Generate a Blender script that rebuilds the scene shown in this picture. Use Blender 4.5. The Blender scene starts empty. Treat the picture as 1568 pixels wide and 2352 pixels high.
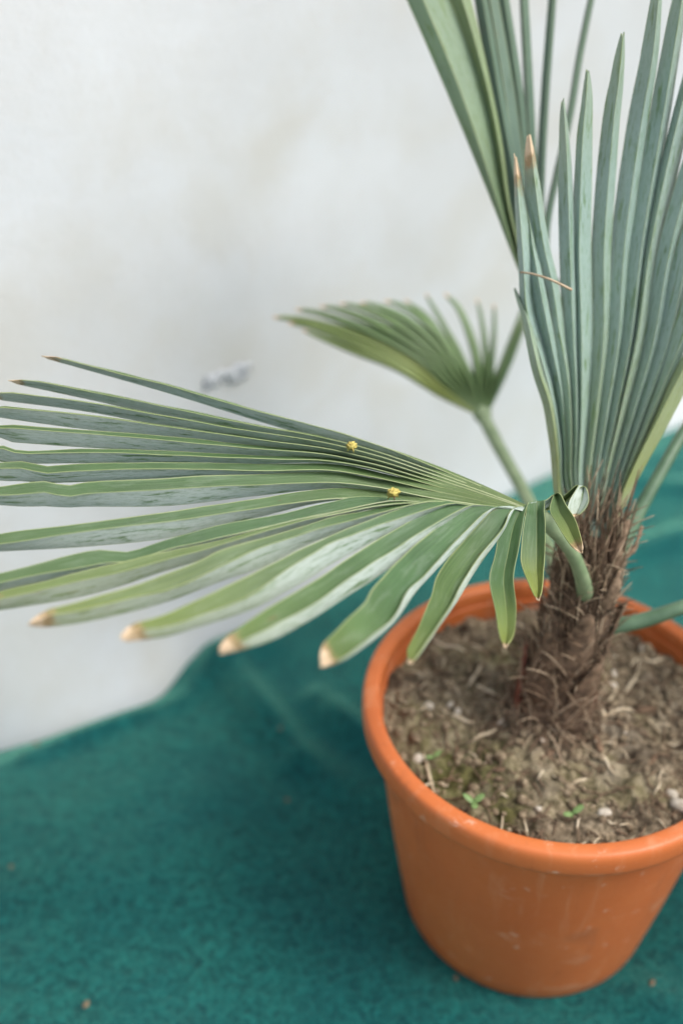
import bpy, bmesh, math, random
import numpy as np
from mathutils import Vector, noise

random.seed(7)
rng = np.random.default_rng(7)
R = math.radians
sc = bpy.context.scene
COL = sc.collection

# ------------------------------------------------------------------ camera
PITCH = 0.618
FPX = 2450.0                       # focal length in units of a 2352-high frame
CAM = np.array([-0.155, -0.557, 0.79])
FW = np.array([0, math.cos(PITCH), -math.sin(PITCH)])
RT = np.array([1.0, 0, 0])
UP = np.cross(RT, FW)
cam = bpy.data.cameras.new('camera')
cam.sensor_fit = 'VERTICAL'
cam.sensor_height = 36.0
cam.sensor_width = 24.0
cam.lens = FPX / 2352 * 36.0
cam.clip_start = 0.02
cam.clip_end = 100
cam.dof.use_dof = True
cam.dof.focus_distance = 0.605
cam.dof.aperture_fstop = 2.8
cam_o = bpy.data.objects.new('camera', cam)
COL.objects.link(cam_o)
cam_o.location = CAM
cam_o.rotation_euler = (math.pi / 2 - PITCH, 0, 0)
sc.camera = cam_o

# ------------------------------------------------------------------ light
SUN_AZ = Vector((0.92, -0.30, 0))   # direction towards the sun on the ground
SUN_EL = R(56)
w = bpy.data.worlds.new('World')
sc.world = w
w.use_nodes = True
nt = w.node_tree
bg = nt.nodes['Background']
sky = nt.nodes.new('ShaderNodeTexSky')
sky.sky_type = 'NISHITA'
sky.sun_disc = False
sky.sun_elevation = SUN_EL
sky.sun_rotation = math.atan2(SUN_AZ.x, SUN_AZ.y)
sky.dust_density = 4.0
hs = nt.nodes.new('ShaderNodeHueSaturation')
hs.inputs['Saturation'].default_value = 0.58
nt.links.new(sky.outputs[0], hs.inputs['Color'])
nt.links.new(hs.outputs[0], bg.inputs['Color'])
bg.inputs['Strength'].default_value = 0.15
sun = bpy.data.lights.new('sun', 'SUN')
sun.energy = 1.3
sun.angle = R(24)
sun.color = (1.0, 0.96, 0.9)
sun_o = bpy.data.objects.new('sun', sun)
COL.objects.link(sun_o)
sd = Vector((SUN_AZ.x, SUN_AZ.y, 0)).normalized() * math.cos(SUN_EL) + Vector((0, 0, math.sin(SUN_EL)))
sun_o.rotation_euler = sd.to_track_quat('Z', 'Y').to_euler()
sun_o.location = (1, 0, 3)
sc.view_settings.view_transform = 'Standard'
sc.view_settings.look = 'None'
sc.view_settings.exposure = 0.75
sc.view_settings.gamma = 1.0

# ------------------------------------------------------------------ helpers
def at(x, y, d):
    """point seen at (x, y) of the 1568x2352 frame, d metres along the view axis"""
    return CAM + d * (FW + RT * ((x - 784) / FPX) + UP * ((1176 - y) / FPX))

def on_ground(x, y, z=0.0):
    v = FW + RT * ((x - 784) / FPX) + UP * ((1176 - y) / FPX)
    return CAM + v * ((z - CAM[2]) / v[2])

def soil_pt(x, y):
    p = on_ground(x, y, .210)
    return p[0], p[1]

def sm(a, b, x):
    t = np.clip((np.asarray(x, float) - a) / (b - a), 0, 1)
    return t * t * (3 - 2 * t)

def new_obj(name, verts, faces, mats, parent=None, origin=(0, 0, 0), smooth=True, mi=None, uv=None, attrs=None, sharp=None):
    me = bpy.data.meshes.new(name)
    v = np.asarray(verts, float) - np.asarray(origin, float)
    me.from_pydata([tuple(p) for p in v], [], faces)
    for m in (mats if isinstance(mats, (list, tuple)) else [mats]):
        me.materials.append(m)
    if mi is not None:
        me.polygons.foreach_set('material_index', mi)
    if smooth:
        me.polygons.foreach_set('use_smooth', [True] * len(me.polygons))
    if uv is not None:
        lay = me.uv_layers.new(name='UVMap')
        li = np.zeros(len(me.loops), int)
        me.loops.foreach_get('vertex_index', li)
        lay.data.foreach_set('uv', np.asarray(uv, float)[li].ravel())
    for k, a in (attrs or {}).items():
        at_ = me.attributes.new(k, 'FLOAT', 'POINT')
        at_.data.foreach_set('value', np.asarray(a, float))
    if sharp: me.set_sharp_from_angle(angle=sharp)
    me.update()
    o = bpy.data.objects.new(name, me)
    COL.objects.link(o)
    if parent is not None:
        o.parent = parent
    else:
        o.location = origin
    return o

def tag(o, label=None, cat=None, group=None, kind=None):
    if label: o['label'] = label
    if cat: o['category'] = cat
    if group: o['group'] = group
    if kind: o['kind'] = kind
    return o

def spline(pts, t):
    """Catmull-Rom through pts, sampled evenly by arc length at t in 0..1"""
    p = np.asarray(pts, float)
    q = np.vstack([2 * p[0] - p[1], p, 2 * p[-1] - p[-2]])
    out = []
    for i in range(1, len(q) - 2):
        s = np.linspace(0, 1, 14, endpoint=False)[:, None]
        a, b, c, d = q[i - 1], q[i], q[i + 1], q[i + 2]
        out.append(.5 * (2 * b + (c - a) * s + (2 * a - 5 * b + 4 * c - d) * s**2 + (3 * b - a - 3 * c + d) * s**3))
    out = np.vstack(out + [p[-1:]])
    L = np.r_[0, np.cumsum(np.linalg.norm(np.diff(out, axis=0), axis=1))]
    L /= L[-1]
    return np.stack([np.interp(t, L, out[:, k]) for k in range(p.shape[1])], -1)

def tube(path, rad, seg=10, flat=None):
    """swept tube with caps; rad a list; flat = (axis, factor) squashes the section"""
    path = np.asarray(path, float)
    n = len(path)
    T = np.gradient(path, axis=0)
    T /= np.linalg.norm(T, axis=1)[:, None] + 1e-12
    ref = np.array([0.3, 0.5, 0.81])
    if abs(T[0] @ ref) > .9: ref = np.array([1., 0, 0])
    verts, faces = [], []
    for i in range(n):
        u = np.cross(T[i], ref); u /= np.linalg.norm(u)
        v = np.cross(T[i], u)
        for k in range(seg):
            a = 2 * math.pi * k / seg
            o = (u * math.cos(a) + v * math.sin(a)) * rad[i]
            if flat is not None:
                ax = np.asarray(flat[0], float); ax = ax / np.linalg.norm(ax)
                o = o - ax * (o @ ax) * (1 - flat[1])
            verts.append(path[i] + o)
    for i in range(n - 1):
        for k in range(seg):
            a, b = i * seg + k, i * seg + (k + 1) % seg
            faces.append((a, b, b + seg, a + seg))
    faces.append(tuple(range(seg))[::-1])
    faces.append(tuple(range((n - 1) * seg, n * seg)))
    return verts, faces

def merge(parts):
    V, F = [], []
    for v, f in parts:
        o = len(V)
        V += list(v)
        F += [tuple(i + o for i in q) for q in f]
    return V, F

# ------------------------------------------------------------------ materials
def mat(name):
    m = bpy.data.materials.new(name)
    m.use_nodes = True
    return m, m.node_tree, m.node_tree.nodes['Principled BSDF']

class NG:
    def __init__(self, nt): self.nt = nt
    def n(self, t, **kw):
        nd = self.nt.nodes.new(t)
        for k, v in kw.items():
            if k in nd.inputs: nd.inputs[k].default_value = v
            else: setattr(nd, k, v)
        return nd
    def l(self, a, b): self.nt.links.new(a, b)
    def noise(self, vec, scale, detail=4, rough=.55, dist=0):
        nd = self.n('ShaderNodeTexNoise', Scale=scale, Detail=detail, Roughness=rough, Distortion=dist)
        if vec is not None: self.l(vec, nd.inputs['Vector'])
        return nd.outputs['Fac']
    def ramp(self, fac, stops, interp='LINEAR'):
        nd = self.n('ShaderNodeValToRGB')
        nd.color_ramp.interpolation = interp
        els = nd.color_ramp.elements
        while len(els) < len(stops): els.new(.5)
        for e, (p, c) in zip(els, stops):
            e.position = p
            e.color = c if len(c) == 4 else (*c, 1)
        self.l(fac, nd.inputs[0])
        return nd.outputs[0]
    def mix(self, fac, a, b, mode='MIX'):
        nd = self.n('ShaderNodeMix', data_type='RGBA', blend_type=mode)
        for s, v in ((0, fac), (6, a), (7, b)):
            if hasattr(v, 'is_output'): self.l(v, nd.inputs[s])
            elif s == 0: nd.inputs[0].default_value = v
            else: nd.inputs[s].default_value = (*v, 1) if len(v) == 3 else v
        return nd.outputs[2]
    def math(self, op, a, b=None):
        nd = self.n('ShaderNodeMath', operation=op)
        for s, v in ((0, a), (1, b)):
            if v is None: continue
            if hasattr(v, 'is_output'): self.l(v, nd.inputs[s])
            else: nd.inputs[s].default_value = v
        return nd.outputs[0]
    def bump(self, h, strength, dist):
        nd = self.n('ShaderNodeBump', Strength=strength, Distance=dist)
        self.l(h, nd.inputs['Height'])
        return nd.outputs[0]
    def map(self, vec, scale):
        nd = self.n('ShaderNodeMapping')
        nd.inputs['Scale'].default_value = scale
        self.l(vec, nd.inputs['Vector'])
        return nd.outputs[0]

G0 = (0, 0, 0); G1 = (1, 1, 1)

def leaf_mat(name, base, dark, under=False, bloom=(.5, .58, .55), yellow=(.33, .38, .18), rough=.42, bloom_amt=.3):
    m, t, b = mat(name)
    g = NG(t)
    uv = g.n('ShaderNodeUVMap').outputs[0]
    obj = g.n('ShaderNodeTexCoord').outputs['Object']
    sep = g.n('ShaderNodeSeparateXYZ'); g.l(uv, sep.inputs[0])
    V = sep.outputs['Y']                                  # 0 far edge, .5 midrib, 1 near edge
    c = g.math('ABSOLUTE', g.math('SUBTRACT', V, .5))     # 0 at the midrib, .5 at the edges
    vein = g.noise(g.map(uv, (5, 62, 1)), 1.0, 4, .65)
    broad = g.noise(obj, 28, 3, .5)
    col = g.mix(g.ramp(vein, [(.36, G0), (.62, G1)]), dark, base)
    col = g.mix(g.ramp(broad, [(.4, G0), (.75, (.55, .55, .55))]), col, tuple(min(1, x * 1.35 + .008) for x in base))
    # waxy bloom, rubbed off in scratches and patches
    wax = g.noise(g.map(uv, (38, 7, 1)), 1.0, 6, .7, .4)
    wax2 = g.noise(g.map(uv, (160, 16, 1)), 1.0, 4, .7)
    if under:
        f = g.ramp(wax, [(.36, G0), (.46, G1)])
        f2 = g.ramp(wax2, [(.3, (.45, .45, .45)), (.52, G1)])
        f = g.math('MULTIPLY', f, f2)
        f = g.math('MULTIPLY', f, bloom_amt)
    else:
        f = g.math('MULTIPLY', g.ramp(wax, [(.5, G0), (.72, G1)]), bloom_amt)
    col = g.mix(f, col, bloom)
    edge = g.ramp(c, [(.474, G0), (.49, G1)])
    col = g.mix(g.math('MULTIPLY', edge, .65), col, yellow)
    rib = g.ramp(c, [(.012, G1), (.03, G0)])
    col = g.mix(g.math('MULTIPLY', rib, .35), col, yellow)
    # small brown flecks
    fl = g.noise(g.map(uv, (60, 9, 1)), 1.0, 2, .5)
    col = g.mix(g.ramp(fl, [(.72, G0), (.76, (.75, .75, .75))]), col, (.12, .06, .025))
    # yellowing and dry end, per vertex of the leaflet
    yel = g.n('ShaderNodeAttribute', attribute_name='yellowing').outputs['Fac']
    col = g.mix(g.math('MULTIPLY', yel, g.ramp(vein, [(.3, (.5, .5, .5)), (.65, G1)])), col, (.30, .32, .06))
    dry = g.n('ShaderNodeAttribute', attribute_name='dry').outputs['Fac']
    dn = g.math('ADD', dry, g.math('MULTIPLY', g.math('SUBTRACT', g.noise(obj, 190, 4), .5), .8))
    col = g.mix(g.ramp(dn, [(.26, G0), (.52, G1)]), col, (.30, .21, .10))
    col = g.mix(g.ramp(dn, [(.56, G0), (.68, G1)]), col, (.62, .47, .31))
    b.inputs['Roughness'].default_value = rough
    g.l(col, b.inputs['Base Color'])
    b.inputs['Specular IOR Level'].default_value = .5
    hgt = g.math('ADD', vein, g.math('MULTIPLY', wax2, .5))
    g.l(g.bump(hgt, .5, .0007), b.inputs['Normal'])
    tr = g.n('ShaderNodeBsdfTranslucent')
    g.l(g.mix(.5, col, (.20, .34, .05)), tr.inputs['Color'])
    mx = g.n('ShaderNodeMixShader'); mx.inputs[0].default_value = .02 if under else .10
    g.l(b.outputs[0], mx.inputs[1]); g.l(tr.outputs[0], mx.inputs[2])
    g.l(mx.outputs[0], t.nodes['Material Output'].inputs['Surface'])
    return m

M_TOP = leaf_mat('leaf_upper_side', (.062, .130, .044), (.028, .078, .022), bloom=(.26, .33, .25), bloom_amt=.3)
M_UND = leaf_mat('leaf_waxy_underside', (.11, .19, .085), (.08, .15, .055), True, bloom=(.47, .54, .51), bloom_amt=.86, rough=.5)
M_TOPD = leaf_mat('young_leaf_upper_side', (.075, .150, .055), (.04, .10, .03), bloom=(.28, .38, .35), bloom_amt=.6)
M_UNDC = leaf_mat('young_leaf_waxy_underside', (.105, .20, .095), (.055, .13, .055), True, bloom=(.31, .425, .425), bloom_amt=.8, rough=.45)
M_UNDD = leaf_mat('tall_leaf_underside', (.070, .140, .042), (.032, .082, .022), True, bloom=(.17, .27, .215), bloom_amt=.5, rough=.45)
M_DARK = leaf_mat('tall_leaf_dark_leaflet', (.045, .10, .055), (.022, .062, .034), True, bloom=(.10, .17, .13), bloom_amt=.5, rough=.45)
M_OLD = leaf_mat('old_leaf_upper_side', (.15, .235, .055), (.07, .14, .028), bloom=(.34, .40, .25), bloom_amt=.3)
M_OLDU = leaf_mat('old_leaf_underside', (.095, .17, .042), (.040, .085, .02), True, bloom=(.17, .25, .14), bloom_amt=.4)

def simple_mat(name, c1, c2, scale, rough=.7, bump=.3, bdist=.001, stretch=None, detail=5, spec=.4):
    m, t, b = mat(name)
    g = NG(t)
    v = g.n('ShaderNodeTexCoord').outputs['Object']
    if stretch: v = g.map(v, stretch)
    n = g.noise(v, scale, detail, .6)
    g.l(g.ramp(n, [(.32, c1), (.68, c2)]), b.inputs['Base Color'])
    b.inputs['Roughness'].default_value = rough
    b.inputs['Specular IOR Level'].default_value = spec
    g.l(g.bump(n, bump, bdist), b.inputs['Normal'])
    return m

M_PET = simple_mat('petiole_skin', (.15, .22, .11), (.27, .34, .20), 60, .45, .2, .0006)
M_PETD = simple_mat('dark_petiole_skin', (.07, .13, .075), (.12, .20, .12), 60, .42, .2, .0006)
M_FIB = simple_mat('trunk_fibre', (.048, .030, .018), (.23, .155, .098), 140, .85, .5, .001)
M_FIBP = simple_mat('pale_fibre', (.28, .20, .125), (.50, .40, .28), 90, .8, .4, .001)
M_SHEATH = simple_mat('dry_sheath', (.11, .07, .042), (.28, .20, .13), 220, .8, .5, .001)
M_STRAW = simple_mat('dry_straw', (.30, .23, .14), (.62, .54, .40), 120, .75, .3, .0006)
M_PEB = simple_mat('pale_pebble', (.30, .26, .20), (.58, .53, .45), 160, .7, .4, .0006)
M_CHIP = simple_mat('bark_chip', (.06, .035, .02), (.22, .14, .085), 110, .85, .5, .001)
M_RED = simple_mat('red_brown_scale', (.11, .03, .018), (.22, .07, .04), 90, .6, .3, .001)
M_BUD = simple_mat('dried_bud', (.34, .25, .05), (.66, .58, .17), 420, .6, .6, .001)
M_WEED = simple_mat('seedling_green', (.10, .17, .05), (.18, .28, .10), 200, .5, .2, .0004)

def soil_mat():
    m, t, b = mat('potting_soil')
    g = NG(t)
    v = g.n('ShaderNodeTexCoord').outputs['Object']
    a = g.noise(v, 210, 6, .65)
    c = g.noise(v, 34, 4, .6)
    moss = g.noise(v, 17, 3, .5)
    col = g.ramp(a, [(.28, (.026, .020, .014)), (.42, (.15, .118, .076)), (.56, (.31, .25, .17)), (.74, (.47, .40, .29))])
    col = g.mix(g.ramp(c, [(.36, (.92, .92, .92)), (.56, G0)]), col, (.050, .036, .024))
    gx = g.n('ShaderNodeVectorMath', operation='DISTANCE'); g.l(v, gx.inputs[0]); gx.inputs[1].default_value = (*soil_pt(1080, 1790), .21)
    pm = g.math('ADD', gx.outputs['Value'], g.math('MULTIPLY', g.math('SUBTRACT', c, .5), .09))
    col = g.mix(g.ramp(pm, [(.022, (.8, .8, .8)), (.048, G0)]), col, g.ramp(a, [(.35, (.030, .030, .010)), (.7, (.13, .13, .035))]))
    col = g.mix(g.ramp(moss, [(.5, G0), (.68, (.6, .6, .6))]), col, (.12, .12, .04))
    col = g.mix(g.ramp(g.noise(v, 26, 3, .5), [(.55, G0), (.7, (.5, .5, .5))]), col, (.40, .34, .25))
    g.l(col, b.inputs['Base Color'])
    b.inputs['Roughness'].default_value = .95
    b.inputs['Specular IOR Level'].default_value = .2
    g.l(g.bump(a, .8, .004), b.inputs['Normal'])
    return m
M_SOIL = soil_mat()
M_CLOD = simple_mat('soil_clod', (.10, .072, .044), (.30, .24, .16), 150, .95, .6, .002, spec=.2)

def pot_mat():
    m, t, b = mat('terracotta_plastic')
    g = NG(t)
    v = g.n('ShaderNodeTexCoord').outputs['Object']
    n = g.noise(v, 9, 4, .55)
    f = g.noise(v, 75, 4, .7)
    d = g.noise(g.map(v, (1, 1, 1.6)), 26, 3, .55, .6)
    col = g.ramp(n, [(.3, (.46, .112, .028)), (.7, (.52, .148, .042))])
    col = g.mix(g.ramp(d, [(.62, G0), (.80, (.5, .5, .5))]), col, (.60, .37, .24))
    col = g.mix(g.ramp(f, [(.63, G0), (.72, (.5, .5, .5))]), col, (.66, .46, .34))
    sm_ = g.noise(v, 14, 2, .4)
    col = g.mix(g.ramp(sm_, [(.66, G0), (.76, (.5, .5, .5))]), col, (.20, .085, .045))
    st = g.noise(g.map(v, (55, 55, 5)), 1.0, 4, .65, .5)
    col = g.mix(g.ramp(st, [(.56, G0), (.72, (.38, .38, .38))]), col, (.58, .27, .14))
    col = g.mix(g.ramp(st, [(.28, (.4, .4, .4)), (.42, G0)]), col, (.30, .085, .03))
    sc_ = g.noise(g.map(v, (30, 30, 150)), 1.0, 5, .7, .3)
    col = g.mix(g.ramp(sc_, [(.66, G0), (.72, (.45, .45, .45))]), col, (.68, .46, .34))
    g.l(col, b.inputs['Base Color'])
    g.l(g.ramp(f, [(.3, (.36, .36, .36)), (.7, (.52, .52, .52))]), b.inputs['Roughness'])
    b.inputs['Specular IOR Level'].default_value = .35
    g.l(g.bump(f, .12, .001), b.inputs['Normal'])
    return m
M_POT = pot_mat()

def cloth_mat():
    m, t, b = mat('green_felt')
    g = NG(t)
    v = g.n('ShaderNodeTexCoord').outputs['Object']
    n1 = g.noise(v, 380, 5, .8)
    n2 = g.noise(v, 150, 5, .75, .8)
    n3 = g.noise(v, 9, 3, .55)
    col = g.ramp(n1, [(.3, (.002, .046, .046)), (.52, (.005, .092, .088)), (.75, (.020, .190, .165))])
    col = g.mix(g.ramp(n2, [(.40, G1), (.50, G0)]), col, (.002, .040, .048))
    col = g.mix(g.ramp(n2, [(.52, G0), (.64, (.85, .85, .85))]), col, (.013, .155, .145))
    col = g.mix(g.ramp(n3, [(.35, (.4, .4, .4)), (.6, G0)]), col, (.003, .066, .078))
    g.l(col, b.inputs['Base Color'])
    b.inputs['Roughness'].default_value = .95
    b.inputs['Specular IOR Level'].default_value = .15
    b.inputs['Sheen Weight'].default_value = .85
    b.inputs['Sheen Roughness'].default_value = .3
    b.inputs['Sheen Tint'].default_value = (.38, .95, .66, 1)
    g.l(g.bump(g.math('ADD', n1, n2), .7, .003), b.inputs['Normal'])
    return m
M_CLOTH = cloth_mat()

def wall_mat():
    m, t, b = mat('white_plaster')
    g = NG(t)
    v = g.n('ShaderNodeTexCoord').outputs['Object']
    n1 = g.noise(v, 5.0, 4, .55, .3)
    n2 = g.noise(v, 7.5, 4, .55, .3)
    n3 = g.noise(v, 130, 6, .7)
    col = g.ramp(n1, [(.32, (.53, .555, .555)), (.62, (.585, .620, .635))])
    col = g.mix(g.ramp(n2, [(.48, G0), (.72, (.6, .6, .6))]), col, (.505, .505, .455))
    col = g.mix(g.ramp(n3, [(.3, (.22, .22, .22)), (.5, G0)]), col, (.52, .51, .48))
    g.l(col, b.inputs['Base Color'])
    b.inputs['Roughness'].default_value = .9
    b.inputs['Specular IOR Level'].default_value = .25
    g.l(g.bump(g.math('ADD', n3, g.math('MULTIPLY', n2, 2.0)), .28, .002), b.inputs['Normal'])
    return m
M_WALL = wall_mat()
M_GROUND = simple_mat('sandy_ground', (.36, .28, .22), (.52, .43, .35), 30, .95, .4, .003)
M_SCAR = simple_mat('chipped_plaster', (.36, .39, .43), (.56, .59, .60), 90, .9, .6, .004)

# ------------------------------------------------------------------ ground, wall
DW = np.array([math.cos(R(38.6)), math.sin(R(38.6)), 0])        # along the wall
NW = np.array([math.sin(R(38.6)), -math.cos(R(38.6)), 0])       # out of the wall, towards the camera
W0 = on_ground(1200, 1098)                                      # a point on the foot of the wall
ZG = -0.012
g_v = [(-30, -30, ZG), (30, -30, ZG), (30, 30, ZG), (-30, 30, ZG)]
tag(new_obj('ground', g_v, [(0, 1, 2, 3)], M_GROUND, smooth=False), kind='structure')

def carpet_edge():
    px = [(-520, 1820), (-250, 1772), (0, 1713), (120, 1684), (229, 1655), (300, 1632), (354, 1609), (385, 1583), (415, 1545),
          (457, 1506), (520, 1468), (640, 1405), (800, 1318), (1000, 1215), (1200, 1110), (1350, 1048), (1520, 985), (1700, 905), (2000, 780)]
    pts = np.array([on_ground(x, y) for x, y in px])
    return (pts - W0) @ DW, (pts - W0) @ NW
ES, EO = carpet_edge()

def build_wall():
    prof = [(0.20, ZG - .05), (0.20, 2.6), (0.0, 2.6), (-.001, 2.58)]
    nz = 70
    for k in range(nz + 1):
        prof.append((0.0, ZG - .05 + (2.55 - ZG + .05) * (1 - k / nz) ** 1.8))
    ns = 190
    V, F = [], []
    m = len(prof)
    for i in range(ns + 1):
        s = -1.6 + 4.6 * i / ns
        foot = max(0.0, float(np.mean([np.interp(s + q, ES, EO) for q in (-.02, 0, .02)])) + .004)   # the rough plaster swells out at the foot
        for j, (o, z) in enumerate(prof):
            dz = 0
            if j > 3:
                q = Vector((s * 2.2, z * 2.2, 3.1))
                dz = .006 * noise.noise(q) + .002 * noise.noise(q * 3.7)
                dz += foot * math.exp(-max(0, z) / .09)
            V.append(W0 + DW * s + NW * (dz - o) + np.array([0, 0, z]))
    for i in range(ns):
        for j in range(m):
            a, b2 = i * m + j, i * m + (j + 1) % m
            F.append((a, b2, b2 + m, a + m))
    F.append(tuple(range(m))[::-1]); F.append(tuple(range(ns * m, ns * m + m)))
    o = new_obj('plaster_wall', V, F, M_WALL, smooth=True)
    tag(o, 'white mottled plaster wall running behind the potted palm', 'wall')
    return o
wall = build_wall()

def on_wall(x, y, off=0.0):
    v = FW + RT * ((x - 784) / FPX) + UP * ((1176 - y) / FPX)
    t = ((W0 + NW * off - CAM) @ NW) / (v @ NW)
    return CAM + v * t

def blob(c, r, seg=10, rings=7, seed=0, amp=.3, freq=1.5, squash=(1, 1, 1), rot=0.0):
    V, F = [], []
    for i in range(rings + 1):
        th = math.pi * i / rings
        for k in range(seg):
            ph = 2 * math.pi * k / seg
            p = Vector((math.sin(th) * math.cos(ph), math.sin(th) * math.sin(ph), math.cos(th)))
            f = r * (1 + amp * noise.noise(p * freq + Vector((seed * 7.3, seed * 3.1, seed))))
            q = np.array([p.x * f * squash[0], p.y * f * squash[1], p.z * f * squash[2]])
            cx, sx = math.cos(rot), math.sin(rot)
            q = np.array([q[0] * cx - q[1] * sx, q[0] * sx + q[1] * cx, q[2]])
            V.append(np.asarray(c) + q)
    for i in range(rings):
        for k in range(seg):
            a, b2 = i * seg + k, i * seg + (k + 1) % seg
            F.append((a, a + seg, b2 + seg, b2))
    return V, F

# the chipped scar in the plaster: a low rough scab, part of the wall
sV = []
for i in range(26):
    x = 470 + 110 * random.random(); y = 880 - (x - 470) * .33 + random.uniform(-13, 13)
    c = on_wall(x, y, 0.001)
    v, f = blob((0, 0, 0), random.uniform(.002, .0065), 10, 7, i, .6, 2.2)
    sV.append(([c + DW * p[0] * 1.3 + np.array([0, 0, 1]) * p[2] * .8 + NW * p[1] * .18 for p in v], f))
v, f = merge(sV)
scar = new_obj('plaster_scab', v, f, M_SCAR, parent=wall)

# ------------------------------------------------------------------ carpet
def seg_d(p, a, b):
    ab = b - a
    t = np.clip(((p - a) @ ab) / (ab @ ab), 0, 1)
    return np.linalg.norm(p - (a + t[:, None] * ab), axis=1), t

def build_carpet():
    ns, nt_ = 300, 260
    s = np.linspace(-1.3, 1.5, ns)
    q = np.linspace(0, 1, nt_) ** 1.25
    S, Q = np.meshgrid(s, q, indexing='ij')
    off0 = np.interp(S, ES, EO)
    off = off0 + Q * (1.9 - off0)
    P = W0[None, None] + DW * S[..., None] + NW * off[..., None]
    xy = P[..., :2].reshape(-1, 2)
    z = np.zeros(len(xy))
    def fold(pa, pb, h, wd):
        a, b2 = on_ground(*pa)[:2], on_ground(*pb)[:2]
        d, t = seg_d(xy, a, b2)
        return h * np.exp(-(d / wd) ** 2) * (.35 + .65 * np.sin(np.pi * np.clip(t, .08, .92)))
    z += fold((505, 1520), (690, 1745), .019, .016)
    z += fold((690, 1745), (800, 1830), .006, .02)
    z -= fold((470, 1600), (700, 1815), .003, .018)
    z += fold((730, 1610), (880, 1735), .015, .014)
    z += fold((440, 1530), (600, 1480), .016, .03)
    z += fold((60, 1730), (400, 1612), .010, .013)
    z += fold((1400, 1290), (1700, 1200), .012, .02)
    z += fold((1180, 1240), (1500, 1060), .016, .03)
    z += fold((1470, 1120), (1650, 1130), .010, .02)
    z += fold((1320, 2200), (1568, 2330), .005, .02)
    z += fold((-150, 2050), (330, 2010), .003, .05)
    nz = np.array([noise.noise(Vector((x * 7, y * 7, 1.2))) * .0035 + noise.noise(Vector((x * 22, y * 22, 4.2))) * .0010 for x, y in xy])
    z += nz + .003
    near = sm(.085, .15, np.linalg.norm(xy, axis=1))            # flat where the pot stands
    z = z * near
    edge = 1 - sm(0, .035, (off - off0).reshape(-1))
    z = z - .006 * edge * near
    V = np.concatenate([xy, z[:, None]], 1)
    n = len(V)
    Vb = V.copy(); Vb[:, 2] -= .005
    F = []
    for i in range(ns - 1):
        for j in range(nt_ - 1):
            a = i * nt_ + j
            F.append((a, a + 1, a + nt_ + 1, a + nt_))
    # rolled border down to the ground on every side
    ring = [i * nt_ for i in range(ns)] + [(ns - 1) * nt_ + j for j in range(1, nt_)] + \
           [i * nt_ + nt_ - 1 for i in range(ns - 2, -1, -1)] + [j for j in range(nt_ - 2, 0, -1)]
    base = len(V)
    lower = V[ring].copy(); lower[:, 2] = np.minimum(lower[:, 2] - .005, -.004)
    V = np.vstack([V, lower])
    m = len(ring)
    for k in range(m):
        a, b2 = ring[k], ring[(k + 1) % m]
        F.append((b2, a, base + k, base + (k + 1) % m))
    o = new_obj('felt_carpet', V, F, M_CLOTH)
    tag(o, 'dark green felt carpet with low folds under the terracotta pot', 'carpet')
    return o, V[:n]
carpet, CV = build_carpet()

def carpet_z(x, y):
    return CV[((CV[:, 0] - x) ** 2 + (CV[:, 1] - y) ** 2).argmin(), 2]

# ------------------------------------------------------------------ pot
POT_H, R_RIM, R_BASE, R_BODY = .228, .140, .1015, .1285
def lathe(prof, seg=128, closed=False):
    V, F = [], []
    m = len(prof)
    for k in range(seg):
        a = 2 * math.pi * k / seg
        for r, z in prof:
            V.append((r * math.cos(a), r * math.sin(a), z))
    for k in range(seg):
        k2 = (k + 1) % seg
        for j in range(m if closed else m - 1):
            j2 = (j + 1) % m
            F.append((k * m + j, k2 * m + j, k2 * m + j2, k * m + j2))
    return V, F
pot = bpy.data.objects.new('flower_pot', None)
COL.objects.link(pot)
tag(pot, 'round orange terracotta-coloured plastic flower pot with thick rolled rim', 'flower pot')
Z0 = .0
body = [(0, .004), (.07, .004), (.085, .0), (R_BASE - .006, .0), (R_BASE - .002, .0015), (R_BASE, .005)]
for k in range(1, 13):
    t = k / 12
    body.append((R_BASE + (R_BODY - R_BASE) * t + .002 * math.sin(math.pi * t), .005 + (POT_H - .015 - .005) * t))
body += [(R_BODY - .0035, POT_H - .013)]
for k in range(13):
    t = 1 - k / 12
    body.append((R_BASE - .0035 + (R_BODY - R_BASE) * t, .009 + (POT_H - .024) * t))
body.append((0, .008))
v, f = lathe(body)
new_obj('pot_body', v, f, M_POT, parent=pot)
rim = []
cz, cr = POT_H - .0108, .0108
for k in range(28):                                             # flattened bead with a lip below
    a = 2 * math.pi * k / 28
    rr = .0075 if math.cos(a) > 0 else .0065
    rim.append((R_RIM - .0075 + rr * math.copysign(abs(math.cos(a)) ** .45, math.cos(a)), cz + cr * math.copysign(abs(math.sin(a)) ** .75, math.sin(a))))
v, f = lathe(rim, closed=True)
new_obj('pot_rim', v, f, M_POT, parent=pot)

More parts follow.
